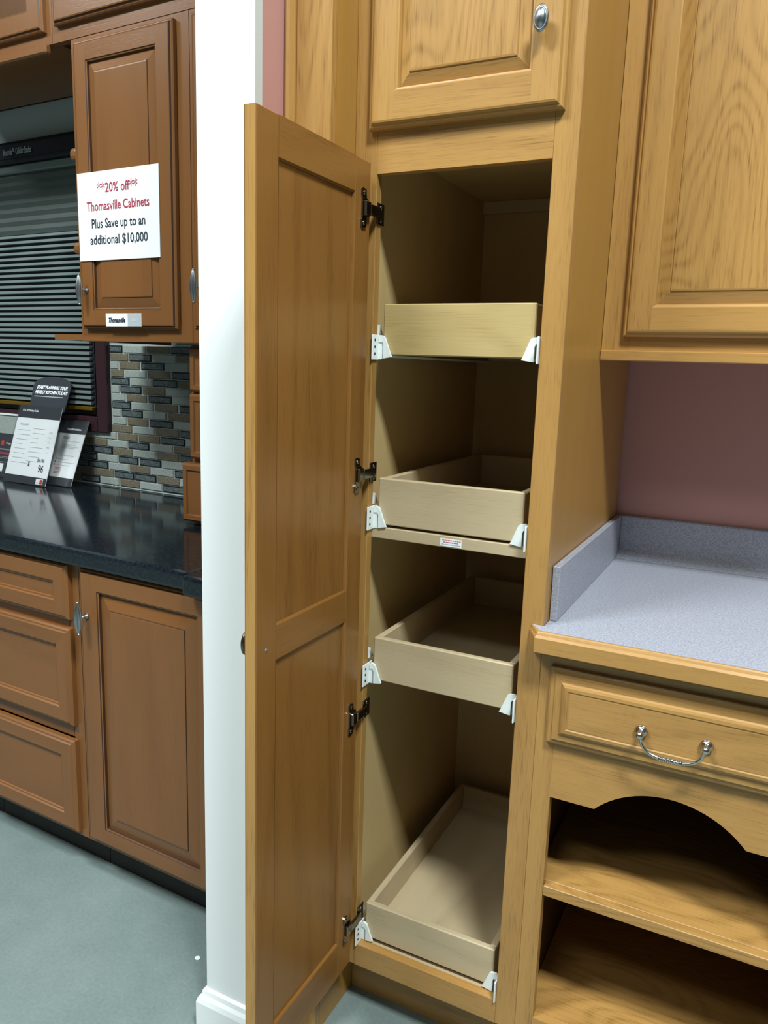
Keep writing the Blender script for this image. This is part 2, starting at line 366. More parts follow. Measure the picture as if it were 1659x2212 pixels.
# window frame, pane
win = thing('window_1', (-1.5, VS, WZ0), KF, 'dark plum framed window behind the grey blind', None, kind='structure')
mb = MB(); FT = .055
mb.box(WU1, WU1+FT-.002, VS-.02, VS+.06, WZ0-.05, WZ1+.0, b=.003); mb.box(WU0-FT, WU0, VS-.02, VS+.06, WZ0-.05, WZ1, b=.003); mb.box(WU0, WU1, VS-.022, VS+.06, WZ0-.05, WZ0+.005, b=.003)
mb.box(WU1-.03, WU1, VS-.002, VS+.03, WZ0, WZ1, b=.003); mb.box(WU0, WU1-.03, VS-.002, VS+.03, WZ0+.005, WZ0+.035, b=.003)
part('window_frame', mb, M['frame_dark'], win); part('glass_pane', B(WU0, WU1, VS+.075, VS+.08, WZ0, WZ1), M['night'], win, 'dark window glass')

# ------------------------------------------------------------------ window blind
bl = thing('window_blind', (-1.5, VS-.01, 1.17), KF, 'grey-green window shade with dark pleats above and pale slats below, under a black headrail', 'blind')
BU0, BU1 = -1.86, -1.072; bv = VS-.012
part('headrail', MB().box(BU0, BU1, bv-.045, bv, 2.008, 2.073, b=.006).box(BU0, BU1, bv-.048, bv-.044, 2.023, 2.028), M['headrail'], bl)
text_part('Accordia\u2122 Cellular Shades', .030, M['grey_print'], bl, lambda a, b, n: (-1.365+a, bv-.0465-n*4, 2.034+b), sx=.45, bold=.0006)
part('rail_cap', B(BU0, BU1, bv-.03, bv-.005, 1.98, 2.007, b=.004), M['slat_light'], bl)
n = 14; z0, z1 = 1.775, 1.985; pts = []
for i in range(n+1): pts.append((bv-.014-(.006 if i % 2 else 0), z0+(z1-z0)*i/n))
pts += [(bv-.004, z1), (bv-.004, z0)]
part('cellular_fabric', MB().prism(pts, BU0, BU1, lambda a, b, d: (d, a, b)), M['shade'], bl, 'dark pleated upper part', kind='stuff')
sl = None; ns = 31
for i in range(ns):
    z = 1.19+(1.766-1.19)*i/(ns-1)
    if sl is None:
        sl = part('slat', MB().prism([(bv-.022, z-.003), (bv-.021, z+.0055), (bv-.004, z+.009), (bv-.004, z+.005), (bv-.018, z-.004)], BU0, BU1, lambda a, b, d: (d, a, b)), M['slat_light'], bl)
    else:
        c = sl.copy(); COL.objects.link(c); c.location = (0, 0, z-1.19)
part('backing', B(BU0, BU1, bv-.002, bv, 1.175, 1.78), M['blind_back'], bl, 'black fabric behind the slats')
part('bottom_rail', MB().box(BU0, BU1+.002, bv-.022, bv-.004, 1.166, 1.180, b=.002), M['brass'], bl, 'brass bottom rail')

# ------------------------------------------------------------------ brown kitchen (K frame)
cv, ch = M['cherry_z'], M['cherry_x']
def base_cabinet(u0, u1, label, kind):
    t = thing('base_cabinet', ((u0+u1)/2, 0, 0), KF, label, 'cabinet', 'brown base cabinets under the black countertop')
    part('side_panel', B(u0, u0+.012, .02, .64, .11, .852), M['cherry_z'], t); part('side_panel', B(u1-.012, u1, .02, .64, .11, .852), M['cherry_z'], t)
    part('back_panel', B(u0+.012, u1-.012, .62, .64, .11, .852), M['ply_shaded'], t)
    part('stile', B(u0, u0+.038, 0, .02, .11, .852), cv, t); part('stile', B(u1-.038, u1, 0, .02, .11, .852), cv, t)
    part('rail', B(u0+.038, u1-.038, 0, .02, .82, .852), ch, t); part('rail', B(u0+.038, u1-.038, 0, .02, .11, .15), ch, t)
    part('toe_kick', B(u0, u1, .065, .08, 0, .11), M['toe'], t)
    part('deck', B(u0+.012, u1-.012, .02, .62, .13, .145), M['ply'], t)
    return t
t = base_cabinet(-.83, -.378, 'brown base cabinet with a bank of three drawers, at the left of the photo', 'd')
for z in (.695, .403): part('rail', B(-.79, -.418, 0, .02, z-.015, z+.015), ch, t)
for z0, z1 in ((.708, .85), (.424, .684), (.126, .383)):
    d = drawer_front(t, -.81, -.402, z0, z1, 0, .02, ch, cv, [(0, 0), (0, .012), (.004, .016), (.008, .0165), (.011, .02), (.045, .02), (.048, .0165), (.052, .016), (.054, .013), (.058, .013)])
t = base_cabinet(-.376, .135, 'brown base cabinet with one tall raised-panel door beside the white wall', 'p')
d = panel_door(t, -.357, .092, .126, .85, 0, .02, .064, .048, cv, ch, M['cherry_z'], fieldw=.040)
ribbed_pull(d, -.328, -.02, .735)
t = base_cabinet(-1.30, -.832, 'brown base cabinet mostly out of frame under the display signs', 'p')
panel_door(t, -1.28, -.852, .126, .85, 0, .02, .064, .05, cv, ch, M['cherry_z'])
# counter
ct = thing('countertop', (-.6, .3, .86), KF, 'glossy black countertop over the brown base cabinets', 'countertop')
part('slab', MB().box(-2.2, .012, -.032, .672, .856, .90, b=.010), M['black_top'], ct)
part('corner_block', MB().box(.013, .155, -.055, .672, .852, .9005, b=.010), M['black_top'], ct)

def upper_cabinet(u0, u1, z0, z1, v0, label, group, name='wall_cabinet'):
    t = thing(name, ((u0+u1)/2, v0, z0), KF, label, 'cabinet', group)
    part('stile', B(u0, u0+.04, v0, v0+.02, z0, z1), cv, t); part('stile', B(u1-.04, u1, v0, v0+.02, z0, z1), cv, t)
    part('rail', B(u0+.04, u1-.04, v0, v0+.02, z1-.04, z1), ch, t); part('rail', B(u0+.04, u1-.04, v0, v0+.02, z0, z0+.045), ch, t)
    part('side_panel', B(u0, u0+.012, v0+.02, .66, z0, z1), cv, t); part('side_panel', B(u1-.012, u1, v0+.02, .66, z0, z1), cv, t)
    part('bottom_panel', B(u0+.012, u1-.012, v0+.02, .66, z0+.01, z0+.025), M['cherry_x'], t); part('top_panel', B(u0+.012, u1-.012, v0+.02, .66, z1-.02, z1-.005), ch, t)
    part('back_panel', B(u0+.012, u1-.012, .655, .665, z0+.01, z1-.01), M['ply_shaded'], t)
    return t
G = 'brown wall cabinets'
UV = .32
t = upper_cabinet(-.714, -.292, 1.397, 2.188, UV, 'brown wall cabinet carrying the white sale sign', G); upper1 = t
d = panel_door(t, -.692, -.333, 1.430, 2.174, UV, .02, .052, .052, cv, ch, M['cherry_z'], fieldw=.030)
ribbed_pull(d, -.665, UV-.02, 1.535)
pm = MB()
def shelf_poly(w, v0, v1, r):
    pts = [(-.714, v1), (-.714-w, v1)]
    for i in range(9):
        a = i/8*PI/2; pts.append((-.714-w+w*(1-math.cos(a))*1., v0+(r)*(1-math.sin(a))))
    return pts
for z in (1.888, 1.638):
    part('end_shelf', B(-.748, -.7145, .325, .62, z, z+.034, b=.011), ch, t, 'rounded shelf end')
for z, w_, v0 in ((1.399, .13, .322),):
    part('end_shelf', MB().prism([(-.714, .65), (-.714-w_, .65), (-.714-w_, v0+.01), (-.714-w_+.008, v0), (-.714, v0)], z, z+.016, lambda a, b, d: (a, b, d)), ch, t, 'open shelf on the cabinet end')
t = upper_cabinet(-.290, .135, 1.397, 2.188, UV, 'brown wall cabinet cut off by the white wall, right of the sale sign', G)
d = panel_door(t, -.272, .10, 1.430, 2.174, UV, .02, .052, .052, cv, ch, M['cherry_z'], fieldw=.030)
ribbed_pull(d, -.245, UV-.02, 1.535)
t = upper_cabinet(-1.60, -.787, 2.190, 2.80, UV, 'brown glass-door cabinet bridging above the window', G)
panel_door(t, -1.17, -.808, 2.220, 2.77, UV, .02, .055, .055, cv, ch, cv, glassy=M['pane'])
panel_door(t, -1.57, -1.20, 2.220, 2.77, UV, .02, .055, .055, cv, ch, cv, glassy=M['pane'])
part('light_rail', MB().box(-1.60, -.80, UV-.014, UV+.006, 2.166, 2.190, b=.004), ch, t)
t = upper_cabinet(-.786, .135, 2.190, 2.80, UV, 'short brown cabinet stacked above the sale-sign cabinet', G)
panel_door(t, -.764, -.26, 2.226, 2.77, UV, .02, .06, .06, cv, ch, cv)
panel_door(t, -.225, .10, 2.226, 2.77, UV, .02, .06, .06, cv, ch, cv)

# drawer tower standing on the counter
t = thing('drawer_tower', (-.15, .5, .902), KF, 'reddish brown small-drawer tower standing on the black countertop against the white wall', 'cabinet')
part('body', B(-.345, .135, .37, .66, .902, 1.392), M['cherry_z'], t)
for z0, z1, u0, v in ((1.268, 1.386, -.340, .352), (1.086, 1.262, -.340, .350), (.912, 1.074, -.356, .335)):
    d = drawer_front(t, u0, .12, z0, z1, .37, .37-v, ch, ch, [(0, 0), (0, .37-v-.006), (.006, .37-v), (.018, .37-v), (.02, .37-v-.004), (.03, .37-v-.004)])
# sale sign and small tag on the cabinet door
sg = single('sale_sign', B(-.684, -.380, .2975, .2990, 1.6125, 1.8415), M['paper'], (-.53, .2975, 1.6125), KF, 'white paper sale sign with red and black lettering taped on the brown cabinet door', 'sign')
yy = .2975
def sline(s, z, mat, size, sx): text_part(s, size, mat, sg, lambda a, b, n: (-.531+a, yy-n, z+b), sx=sx, bold=.0004)
sline('20% off', 1.787, M['red'], .034, .88)
for dx in (-.068, -.053, .053, .068): text_part('*', .046, M['red'], sg, lambda a, b, n, dx=dx: (-.531+dx+a, yy-n, 1.781+b), sx=.9)
0; sline('Thomasville Cabinets', 1.742, M['red'], .034, .80)
sline('Plus Save up to an', 1.697, M['navy'], .034, .82); sline('additional $10,000', 1.655, M['navy'], .034, .86)
tg = single('name_tag', B(-.590, -.455, .2978, .2995, 1.437, 1.470), M['paper'], (-.52, .298, 1.437), KF, 'small white and grey name tag at the bottom of the brown cabinet door', 'tag')
part('grey_field', B(-.505, -.4555, .2972, .2979, 1.4373, 1.4697), M['grey_print'], tg)
text_part('Thomasville', .0175, M['navy'], tg, lambda a, b, n: (-.548+a, .2977-n, 1.4475+b), sx=.78, shear=.35, bold=.0006)
text_part('Villa', .010, M['white_print'], tg, lambda a, b, n: (-.480+a, .2971-n, 1.450+b))

# display signs in acrylic holders
def holder(u0, v0, w_, h, lean, name, label, header=False):
    t = thing(name, (u0+w_/2, v0, .9), KF, label, 'sign', 'sign holders on the black countertop')
    L = math.radians(lean); c_, s_ = math.cos(L), math.sin(L)
    fn = lambda a, b, n: (u0+a, v0+b*s_-n*c_, .902+b*c_+n*s_)
    def slab(a0, a1, b0, b1, n0, n1): return MB().prism([(a0, b0), (a1, b0), (a1, b1), (a0, b1)], n0, n1, fn)
    part('acrylic_front', slab(-.004, w_+.004, 0, h+.002, .004, .006), M['acrylic'], t)
    foot = MB().prism([(0, 0), (0, .004), (.018, .004), (.018, 0)], -.004, w_+.004, lambda a, b, d: (u0+d, v0+a-.0, .9005+b)); part('foot', foot, M['acrylic'], t)
    return t, fn, slab
# centre
t, fn, slab = holder(-1.388, .508, .228, .285, 18, 'sign_holder', 'tall acrylic sign holder with a white price sheet and a rounded black header')
hd = MB(); pts = [(.045, .27), (.232, .27), (.240, .355)]
for i in range(11):
    a = i/10*PI; pts.append((.140+.10*math.cos(a)*(1), .362+.034*math.sin(a)**.8))
pts.append((.040, .355))
hd.prism(pts, -.006, -.003, fn); part('header_card', hd, M['sign_black'], t, 'rounded charcoal header card')
hh = lambda z, x: (lambda a, b, n: fn(x+a, z+b, -.003+n))
text_part('START PLANNING YOUR', .0165, M['white_print'], t, hh(.350, .143), sx=.88, shear=.25, bold=.0008)
text_part('PERFECT KITCHEN TODAY!', .0165, M['white_print'], t, hh(.332, .143), sx=.84, shear=.25, bold=.0008)
part('fine_print', slab(.058, .21, .320, .323, -.003, -.0025), M['faint'], t)
part('paper_sheet', slab(0, .228, .001, .283, 0, .002), M['paper'], t)
part('top_band', slab(0, .228, .238, .283, .002, .0025), M['sign_black'], t); part('bottom_band', slab(0, .228, .001, .028, .002, .0025), M['sign_black'], t)
pf = lambda x, z: (lambda a, b, n: fn(x+a, z+b, .0025+n))
text_part("10' x 10' Pricing Guide", .0105, M['white_print'], t, pf(.02, .262), sx=.9, align='LEFT', bold=.0004)
text_part('$6,180', .0175, M['navy'], t, pf(.178, .083), sx=.8); text_part('96', .036, M['navy'], t, pf(.186, .048), sx=.8, bold=.0004); text_part('$', .022, M['navy'], t, pf(.118, .066), sx=.8, bold=.0004)
text_part('Thomasville', .012, M['faint'], t, pf(.045, .21), sx=.8, shear=.3)
mb = MB()
for k in range(16):
    z = .20-k*.0085
    x = .02 if k % 2 else .10; wl = random.uniform(.03, .09); mb.prism([(x, z), (x+wl, z), (x+wl, z+.0016), (x, z+.0016)], .002, .0024, fn)
for k in range(5): mb.prism([(.19, .19-k*.018), (.205, .19-k*.018), (.205, .192-k*.018), (.19, .192-k*.018)], .002, .0024, fn)
part('fine_print', mb, M['faint'], t)
part('logo', slab(.175, .212, .004, .024, .0025, .003), M['white_print'], t, 'small red and white logo'); part('logo', slab(.196, .210, .006, .022, .003, .0034), M['orange'], t)
text_part('HOME DEPOT', .0045, M['navy'], t, lambda a, b, n: fn(.186+a, .008+b, .003+n), sx=.7)
# right
t, fn, slab = holder(-1.232, .555, .145, .245, 22, 'sign_holder', 'narrow acrylic sign holder with a white leaflet, rightmost of the three')
part('paper_sheet', slab(0, .145, .001, .243, 0, .002), M['paper'], t)
part('top_band', slab(0, .145, .192, .243, .002, .0025), M['sign_black'], t); part('bottom_band', slab(0, .145, .001, .03, .002, .0025), M['sign_black'], t)
pf2 = lambda x, z: (lambda a, b, n: fn(x+a, z+b, .0025+n))
text_part('Design & Installation', .0105, M['white_print'], t, pf2(.083, .205), sx=.85, bold=.0004)
text_part('DESIGN', .011, M['faint'], t, pf2(.055, .172), sx=.9, bold=.0005)
text_part('How to Start Your Project', .008, M['faint'], t, pf2(.082, .108), sx=.85)
mb = MB()
for k, z in enumerate((.162, .150, .146, .142, .138, .095, .084, .073)): mb.prism([(.04, z), (.13-.02*(k % 3), z), (.13-.02*(k % 3), z+.0014), (.04, z+.0014)], .002, .0024, fn)
part('fine_print', mb, M['faint'], t)
mb = MB()
for z in (.095, .084, .073): mb.prism([(.028, z-.001), (.034, z-.001), (.034, z+.004), (.028, z+.004)], .002, .0025, fn)
for k in range(5): mb.prism([(.035, .064-k*.005), (.07, .064-k*.005), (.07, .0655-k*.005), (.035, .0655-k*.005)], .002, .0024, fn)
part('red_marks', mb, M['red'], t)
# left
t, fn, slab = holder(-1.60, .56, .178, .245, 20, 'sign_holder', 'black leaflet in an acrylic holder, cut off at the left edge of the photo')
part('paper_sheet', slab(0, .178, .001, .243, 0, .002), M['sign_black'], t); part('border', MB().prism([(0, .236), (.178, .236), (.178, .243), (0, .243)], .002, .0025, fn), M['paper'], t)
part('photo_print', slab(.02, .17, .165, .232, .002, .0026), M['tile_light'], t, 'grey kitchen photo')
text_part('Project', .011, M['white_print'], t, lambda a, b, n: fn(.12+a, .125+b, .002+n)); part('logo', slab(.075, .092, .12, .137, .002, .0026), M['orange'], t)
mb = MB()
for z in (.105, .102, .075, .070, .055): mb.prism([(.06, z), (.165, z), (.165, z+.0015), (.06, z+.0015)], .002, .0024, fn)
part('fine_print', mb, M['faint'], t)
part('red_marks', slab(.06, .165, .086, .093, .002, .0025), M['red'], t)
part('white_field', slab(.03, .12, .02, .05, .002, .0025), M['paper'], t)

# ------------------------------------------------------------------ oak pilaster left of the pantry
PX0, PX1, XL, XR = -.044, .344, 0., .305
t = thing('filler_column', (-.086, -.03, 0), W0, 'narrow golden oak filler column between the white wall and the open pantry', 'column')
part('front_board', MB().box(-.112, PX0-.0005, -.085, -.066, .0, 2.62, b=.002), M['oakfig_z'], t)
part('side_board', B(PX0-.019, PX0-.0005, -.066, .60, .0, 2.62), M['plain_z'], t)
mb = MB(); mb.prism([(-.1285+.0005, -.062), (-.1285+.0005, -.092), (-.126, -.098), (-.121, -.101), (-.116, -.098), (-.1125, -.088), (-.1125, -.062)], 0, 2.62, lambda a, b, d: (a, b, d)); part('edge_moulding', mb, M['oak_z'], t, 'rounded edge moulding')

# ------------------------------------------------------------------ pantry
pan = thing('pantry_cabinet', (.15, .3, 0), W0, 'tall golden oak pantry cabinet standing open with four pull-out trays', 'cabinet')
ZB, ZR, ZT = .172, .124, 1.676; D = .608; TOP = 2.62
ov, oh = M['oak_z'], M['oak_x']
part('stile', B(PX0, XL, 0, .019, ZR, TOP, b=.0008), ov, pan); part('stile', B(XR, PX1, 0, .019, ZR, TOP, b=.0008), ov, pan)
part('rail', B(XL, XR, 0, .019, ZR, ZB), oh, pan); part('rail', B(XL, XR, 0, .019, ZT, 1.757), oh, pan); part('rail', B(XL, XR, 0, .019, TOP-.05, TOP), oh, pan)
part('side_panel', B(PX0+.0005, -.022, .019, D, ZR, TOP), M['ply'], pan, 'pale ply inner side')
mb = B(XR+.022, PX1-.0005, .019, D, ZR, TOP); part('side_panel', mb, M['plain_z'], pan, 'golden oak outer side')
part('back_panel', B(-.022, XR+.022, D-.006, D, ZR, TOP), M['ply'], pan)
part('hang_rail', B(-.021, XR+.021, D-.02, D-.0065, 1.716, 1.743), M['maple_x'], pan)
part('deck', B(-.0215, XR+.0215, .0195, D-.0065, ZB-.016, ZB-.001), M['maple_y'], pan)
part('fixed_shelf', B(-.0215, XR+.0215, .0195, D-.0065, 1.034, 1.055, b=.001), [M['maple_x']], pan, 'pale fixed shelf')
part('divider', B(-.0215, XR+.0215, .0195, D-.0065, 1.744, 1.757), M['ply'], pan)
part('toe_kick', B(PX0+.0005, PX1, .070, .085, 0, ZR), M['oak_x'], pan, 'oak toe kick')
# warning sticker on the shelf edge
st = part('sticker', B(.140, .181, .0188, .0194, 1.0365, 1.0505), M['paper'], pan, 'white sticker with tiny red print')
for k, (a, b_, mm) in enumerate(((.144, .177, 'red'), (.146, .174, 'red'), (.143, .178, 'faint'))):
    mb = MB(); x = a
    while x < b_:
        wl = random.uniform(.002, .005); mb.box(x, x+wl, .0185, .0187, 1.0472-k*.0038, 1.0484-k*.0038); x += wl+.001
    part('fine_print', mb, M[mm], st)
# closed upper door
UD = panel_door(pan, -.0125, .320, 1.743, 2.57, 0, .02, .050, .055, M['oak_z'], M['oak_x'], M['oakfig_z'], name='upper_door', fieldw=.024)
def oval_knob(parent, fn, mat, lab, ra=.0115, rb=.019):
    mb = MB(); mb.lathe([(.006, 0), (.006, .002), (.0035, .005), (.0035, .014)], fn, 14)
    mb.lathe([(ra*.55, .013), (ra*.9, .0145), (ra, .0175), (ra*.97, .0195), (ra*.8, .0205), (ra*.76, .0200), (ra*.70, .0215), (ra*.4, .0245), (.0005, .0255)], fn, 28, 0, 1., rb/ra)
    return part('knob', mb, mat, parent, lab)
oval_knob(UD, lambda a, b, h: (.284+a, -.02-h, 1.862+b), M['pewter'], 'oval pewter knob')
# open lower door
HY, FY = -.022, -.346; DX0, DX1 = -.0195, -.0005; Z0, Z1 = .147, 1.689; SW = .052
mb = MB()
mb.box(DX0, DX1, HY-SW, HY, Z0, Z1, 0, b=.0012); mb.box(DX0, DX1, FY, FY+SW, Z0, Z1, 0, b=.0012)
for a, b_ in ((1.634, Z1), (.894, .950), (Z0, .223)): mb.box(DX0, DX1, FY+SW, HY-SW, a, b_, 1)
OD = part('open_door', mb, [M['inner_z'], M['inner_y']], pan, 'reddish oak door swung open, seen from inside')
# golden outer edge band and outer face
mb = MB(); mb.box(DX0-.0006, DX1-.0015, FY-.0006, FY, Z0, Z1, 0); mb.box(DX0-.0015, DX0-.0001, FY-.0006, HY, Z0, Z1, 0)
part('edge_band', mb, M['oak_z'], OD, 'golden oak edge')
for a, b_ in ((.950, 1.634), (.223, .894)):
    mb = MB(); mb.box(-.0145, DX1-.006, FY+SW-.003, HY-SW+.003, a-.003, b_+.003)
    part('door_panel', mb, M['inner_z'], OD)
    mb = MB(); mb.rings(FY+SW, HY-SW, a, b_, [(0, -.001), (.0016, -.0018), (.0024, -.0062)], lambda p, q, n: (n, p, q), 1, 0); part('panel_bead', mb, [M['inner_z'], M['inner_y']], OD)
oval_knob(OD, lambda a, b, h: (DX0-.0015-h, -.320+a, .922+b), M['antique'], 'oval dark nickel knob')
part('screw', MB().lathe([(.0035, 0), (.0035, .0006), (.002, .0012)], lambda a, b, h: (DX1+h, -.320+a, .918+b), 12), M['plastic_grey'], OD)
for zc in (1.612, 1.159, .692, .237):
    h = MB()
    P = [(.008, -.011), (.016, -.013), (.017, -.030), (.030, -.032), (.033, -.030), (.033, -.019), (.031, -.016), (.031, .016), (.033, .019), (.033, .030), (.030, .032), (.019, .030), (.017, .017), (.008, .013)]
    h.prism([(HY-a, zc+b) for a, b in P], DX1, DX1+.003, lambda a, b, d: (d, a, b))
    h.box(DX1+.003, DX1+.0085, HY-.028, HY-.010, zc-.012, zc+.012, b=.0015)           # cup arm
    h.box(DX1+.003, DX1+.0095, HY-.012, HY+.024, zc-.009, zc+.009, b=.0015)            # knuckle
    for s in (-1, 1): h.lathe([(.004, 0), (.0038, .001), (.001, .002)], lambda a, b, d: (DX1+.003+d, HY-.026+a, zc+s*.024+b), 10)
    ho = part('hinge', h, M['hinge'], OD, 'nickel cup hinge')
    h2 = MB(); h2.box(.0002, .0028, .001, .026, zc-.018, zc+.018, b=.0008)
    for s in (-1, 1): h2.lathe([(.004, 0), (.0038, .001), (.001, .002)], lambda a, b, d: (.0028+d, .014+a, zc+s*.011+b), 10)
    h2.box(.0028, .007, .003, .010, zc-.007, zc+.007, b=.001)
    part('hinge_plate', h2, M['hinge'], pan)
# trays
def tray(z0, z1, x0, x1, y0, lab, fm='maple_x'):
    t_ = .0125
    mb = MB(); mb.box(x0, x0+t_, y0+t_, y0+.54, z0, z1, 0, b=.0015); mb.box(x1-t_, x1, y0+t_, y0+.54, z0, z1, 0, b=.0015); mb.box(x0+t_, x1-t_, y0+.54-t_, y0+.54, z0, z1, 1, b=.0015)
    tr = part('pull_out_tray', mb, [M['maple_y'], M['maple_x']], pan, lab)
    part('tray_front', B(x0, x1, y0, y0+t_, z0-.001, z1+.0008, b=.002), M[fm], tr)
    part('tray_bottom', B(x0+t_, x1-t_, y0+t_, y0+.53, z0+.010, z0+.016), M['maple_y'], tr)
    for s in (-1, 1):
        mb = MB(); xs = x0-.002 if s < 0 else x1+.002
        mb.box(xs-s*.0-.0, xs+s*.006, y0+.015, y0+.53, z0-.004, z0+.006); mb.box(xs, xs-s*.02, y0+.02, y0+.53, z0-.005, z0-.0012)
        part('runner', mb, M['plastic'], tr)
        e = .0008 if s < 0 else .3042        # cabinet-side end of bracket
        xi = x0+.020 if s < 0 else x1-.020
        sg_ = -s
        g = MB()
        pts = [(e+sg_*.013, z0-.007), (xi, z0-.004), (xi-sg_*.003, z0+.002), (xi-sg_*.014, z0+.030), (xi-sg_*.018, z0+.033), (e+sg_*.007, z0+.034), (e+sg_*.004, z0+.031), (e+sg_*.004, z0+.022), (e+sg_*.011, z0+.022), (e+sg_*.013, z0+.017)]
        g.prism(pts, y0-.006, y0-.0008, lambda a, b, d: (a, d, b))
        br = part('slide_bracket', g, M['plastic'], tr, 'white plastic slide bracket')
        g2 = MB(); xa, xb = (e, e+.006) if s < 0 else (e-.006, e)
        if s < 0: xa, xb = .0008, .0035
        else: xa, xb = XR-.0035, XR-.0008
        g2.box(xa, xb, -.006, .030, z0-.010, z0+.034, b=.0008); g2.box(xa, xa+(.010 if s < 0 else 0)+.0001, y0-.004, y0-.001, z0-.008, z0+.030)
        part('side_plate', g2, M['plastic'], br)
        part('roller', B(e+sg_*.004, e+sg_*.011, y0-.003, y0+.004, z0-.006, z0+.020), M['plastic_grey'], br)
        hm = MB()
        for k in (0, 1, 2): hm.lathe([(.0024, 0), (.0024, .0004)], lambda a, b, d: ((.0036+d) if s < 0 else (XR-.0036-d), .003+a, z0+.001+k*.012+b), 10)
        part('screw_hole', hm, M['dark'], br)
    mb = MB(); mb.prism([(.036, z0+.034), (.052, z0+.034), (.042, z0+.054)], -.0215, -.006, lambda a, b, d: (d, a, b)); part('rear_clip', mb, M['plastic'], tr)
tray(1.373, 1.461, .010, .290, .022, 'top pull-out tray', 'maple_wavy'); tray(1.061, 1.147, .010, .290, .022, 'second pull-out tray')
tray(.751, .836, .010, .290, .022, 'third pull-out tray'); tray(.181, .2585, .010, .290, .022, 'bottom pull-out tray')

# ------------------------------------------------------------------ right wall cabinet
UX0, UX1, UY, UZ0 = .3445, .900, .287, 1.396
t = thing('wall_cabinet', (.62, .45, UZ0), W0, 'golden oak wall cabinet with a closed raised-panel door above the grey counter', 'cabinet')
part('stile', B(UX0, UX0+.052, UY, UY+.019, UZ0, TOP), ov, t); part('stile', B(UX1-.052, UX1, UY, UY+.019, UZ0, TOP), ov, t)
part('rail', B(UX0+.052, UX1-.052, UY, UY+.019, UZ0, UZ0+.04), oh, t); part('rail', B(UX0+.052, UX1-.052, UY, UY+.019, TOP-.05, TOP), oh, t)
part('side_panel', B(UX0, UX0+.012, UY+.019, .618, UZ0, TOP), M['plain_z'], t); part('side_panel', B(UX1-.012, UX1, UY+.019, .618, UZ0, TOP), M['plain_z'], t)
part('bottom_panel', B(UX0+.012, UX1-.012, UY+.019, .618, UZ0+.006, UZ0+.018), M['plain_x'], t)
part('light_rail', MB().box(UX0, UX1, UY-.010, UY+.019, UZ0-.0195, UZ0-.0003, b=.0015), oh, t)
panel_door(t, .3835, .86, 1.421, 2.57, UY, .020, .050, .052, M['oak_z'], M['oak_x'], M['oakfig_z'], fieldw=.027)

# ------------------------------------------------------------------ desk base, counter
DX_0, DX_1 = .3445, .801
t = thing('desk_cabinet', (.573, .3, 0), W0, 'golden oak open-shelf base cabinet with one drawer and an arched valance', 'cabinet')
part('stile', B(DX_0, .377, 0, .019, .100, .876), ov, t); part('stile', B(DX_1-.033, DX_1, 0, .019, .100, .876), ov, t)
part('rail', B(.377, DX_1-.033, 0, .019, .845, .876), oh, t); part('rail', B(.377, DX_1-.033, 0, .019, .100, .169), oh, t)
part('side_panel', B(DX_0, DX_0+.012, .019, .60, .10, .876), M['ply_shaded'], t); part('side_panel', B(DX_1-.012, DX_1, .019, .60, .10, .876), M['ply_shaded'], t)
part('back_panel', B(DX_0+.012, DX_1-.012, .59, .60, .10, .876), M['ply_shaded'], t)
# valance with arch
V = []; zt_, zb_ = .735, .619; mb = MB(); pts = [(.377, zt_), (.377, zb_), (.454, zb_)]
cx_ = .5725; hw = .5725-.454; rise = .053; R_ = (hw*hw+rise*rise)/(2*rise)
th0 = math.asin(hw/R_)
for i in range(1, 24):
    a = -th0+2*th0*i/24; pts.append((cx_+R_*math.sin(a), zb_+rise-R_+R_*math.cos(a)))
pts += [(.691, zb_), (DX_1-.033, zb_), (DX_1-.033, zt_)]
# split into quads along x to stay clean
xs = [.377, .454] + [p[0] for p in pts[3:-3]] + [.691, DX_1-.033]; zs = [zb_, zb_] + [p[1] for p in pts[3:-3]] + [zb_, zb_]
for i in range(len(xs)-1):
    a, b_ = xs[i], xs[i+1]
    Vq = [(a, 0, zs[i]), (b_, 0, zs[i+1]), (b_, 0, zt_), (a, 0, zt_), (a, .019, zs[i]), (b_, .019, zs[i+1]), (b_, .019, zt_), (a, .019, zt_)]
    mb.add(Vq, [(0, 1, 2, 3), (7, 6, 5, 4), (0, 4, 5, 1)])
part('arched_valance', mb, oh, t)
part('drawer_floor', B(.38, DX_1-.036, .03, .58, .72, .73), M['ply_shaded'], t)
part('shelf', MB().box(DX_0+.0125, DX_1-.0125, .0195, .589, .425, .4445, b=.001).box(.3775, DX_1-.0335, .0, .0195, .425, .4445, b=.001), M['oakfig_x'], t)
part('deck', B(DX_0+.0125, DX_1-.0125, .0195, .589, .150, .169), M['oakfig_x'], t)
part('toe_kick', B(DX_0, DX_1, .07, .085, 0, .10), oh, t)
DR = drawer_front(t, .364, .781, .724, .862, 0, .021, M['oak_x'], M['oak_z'])
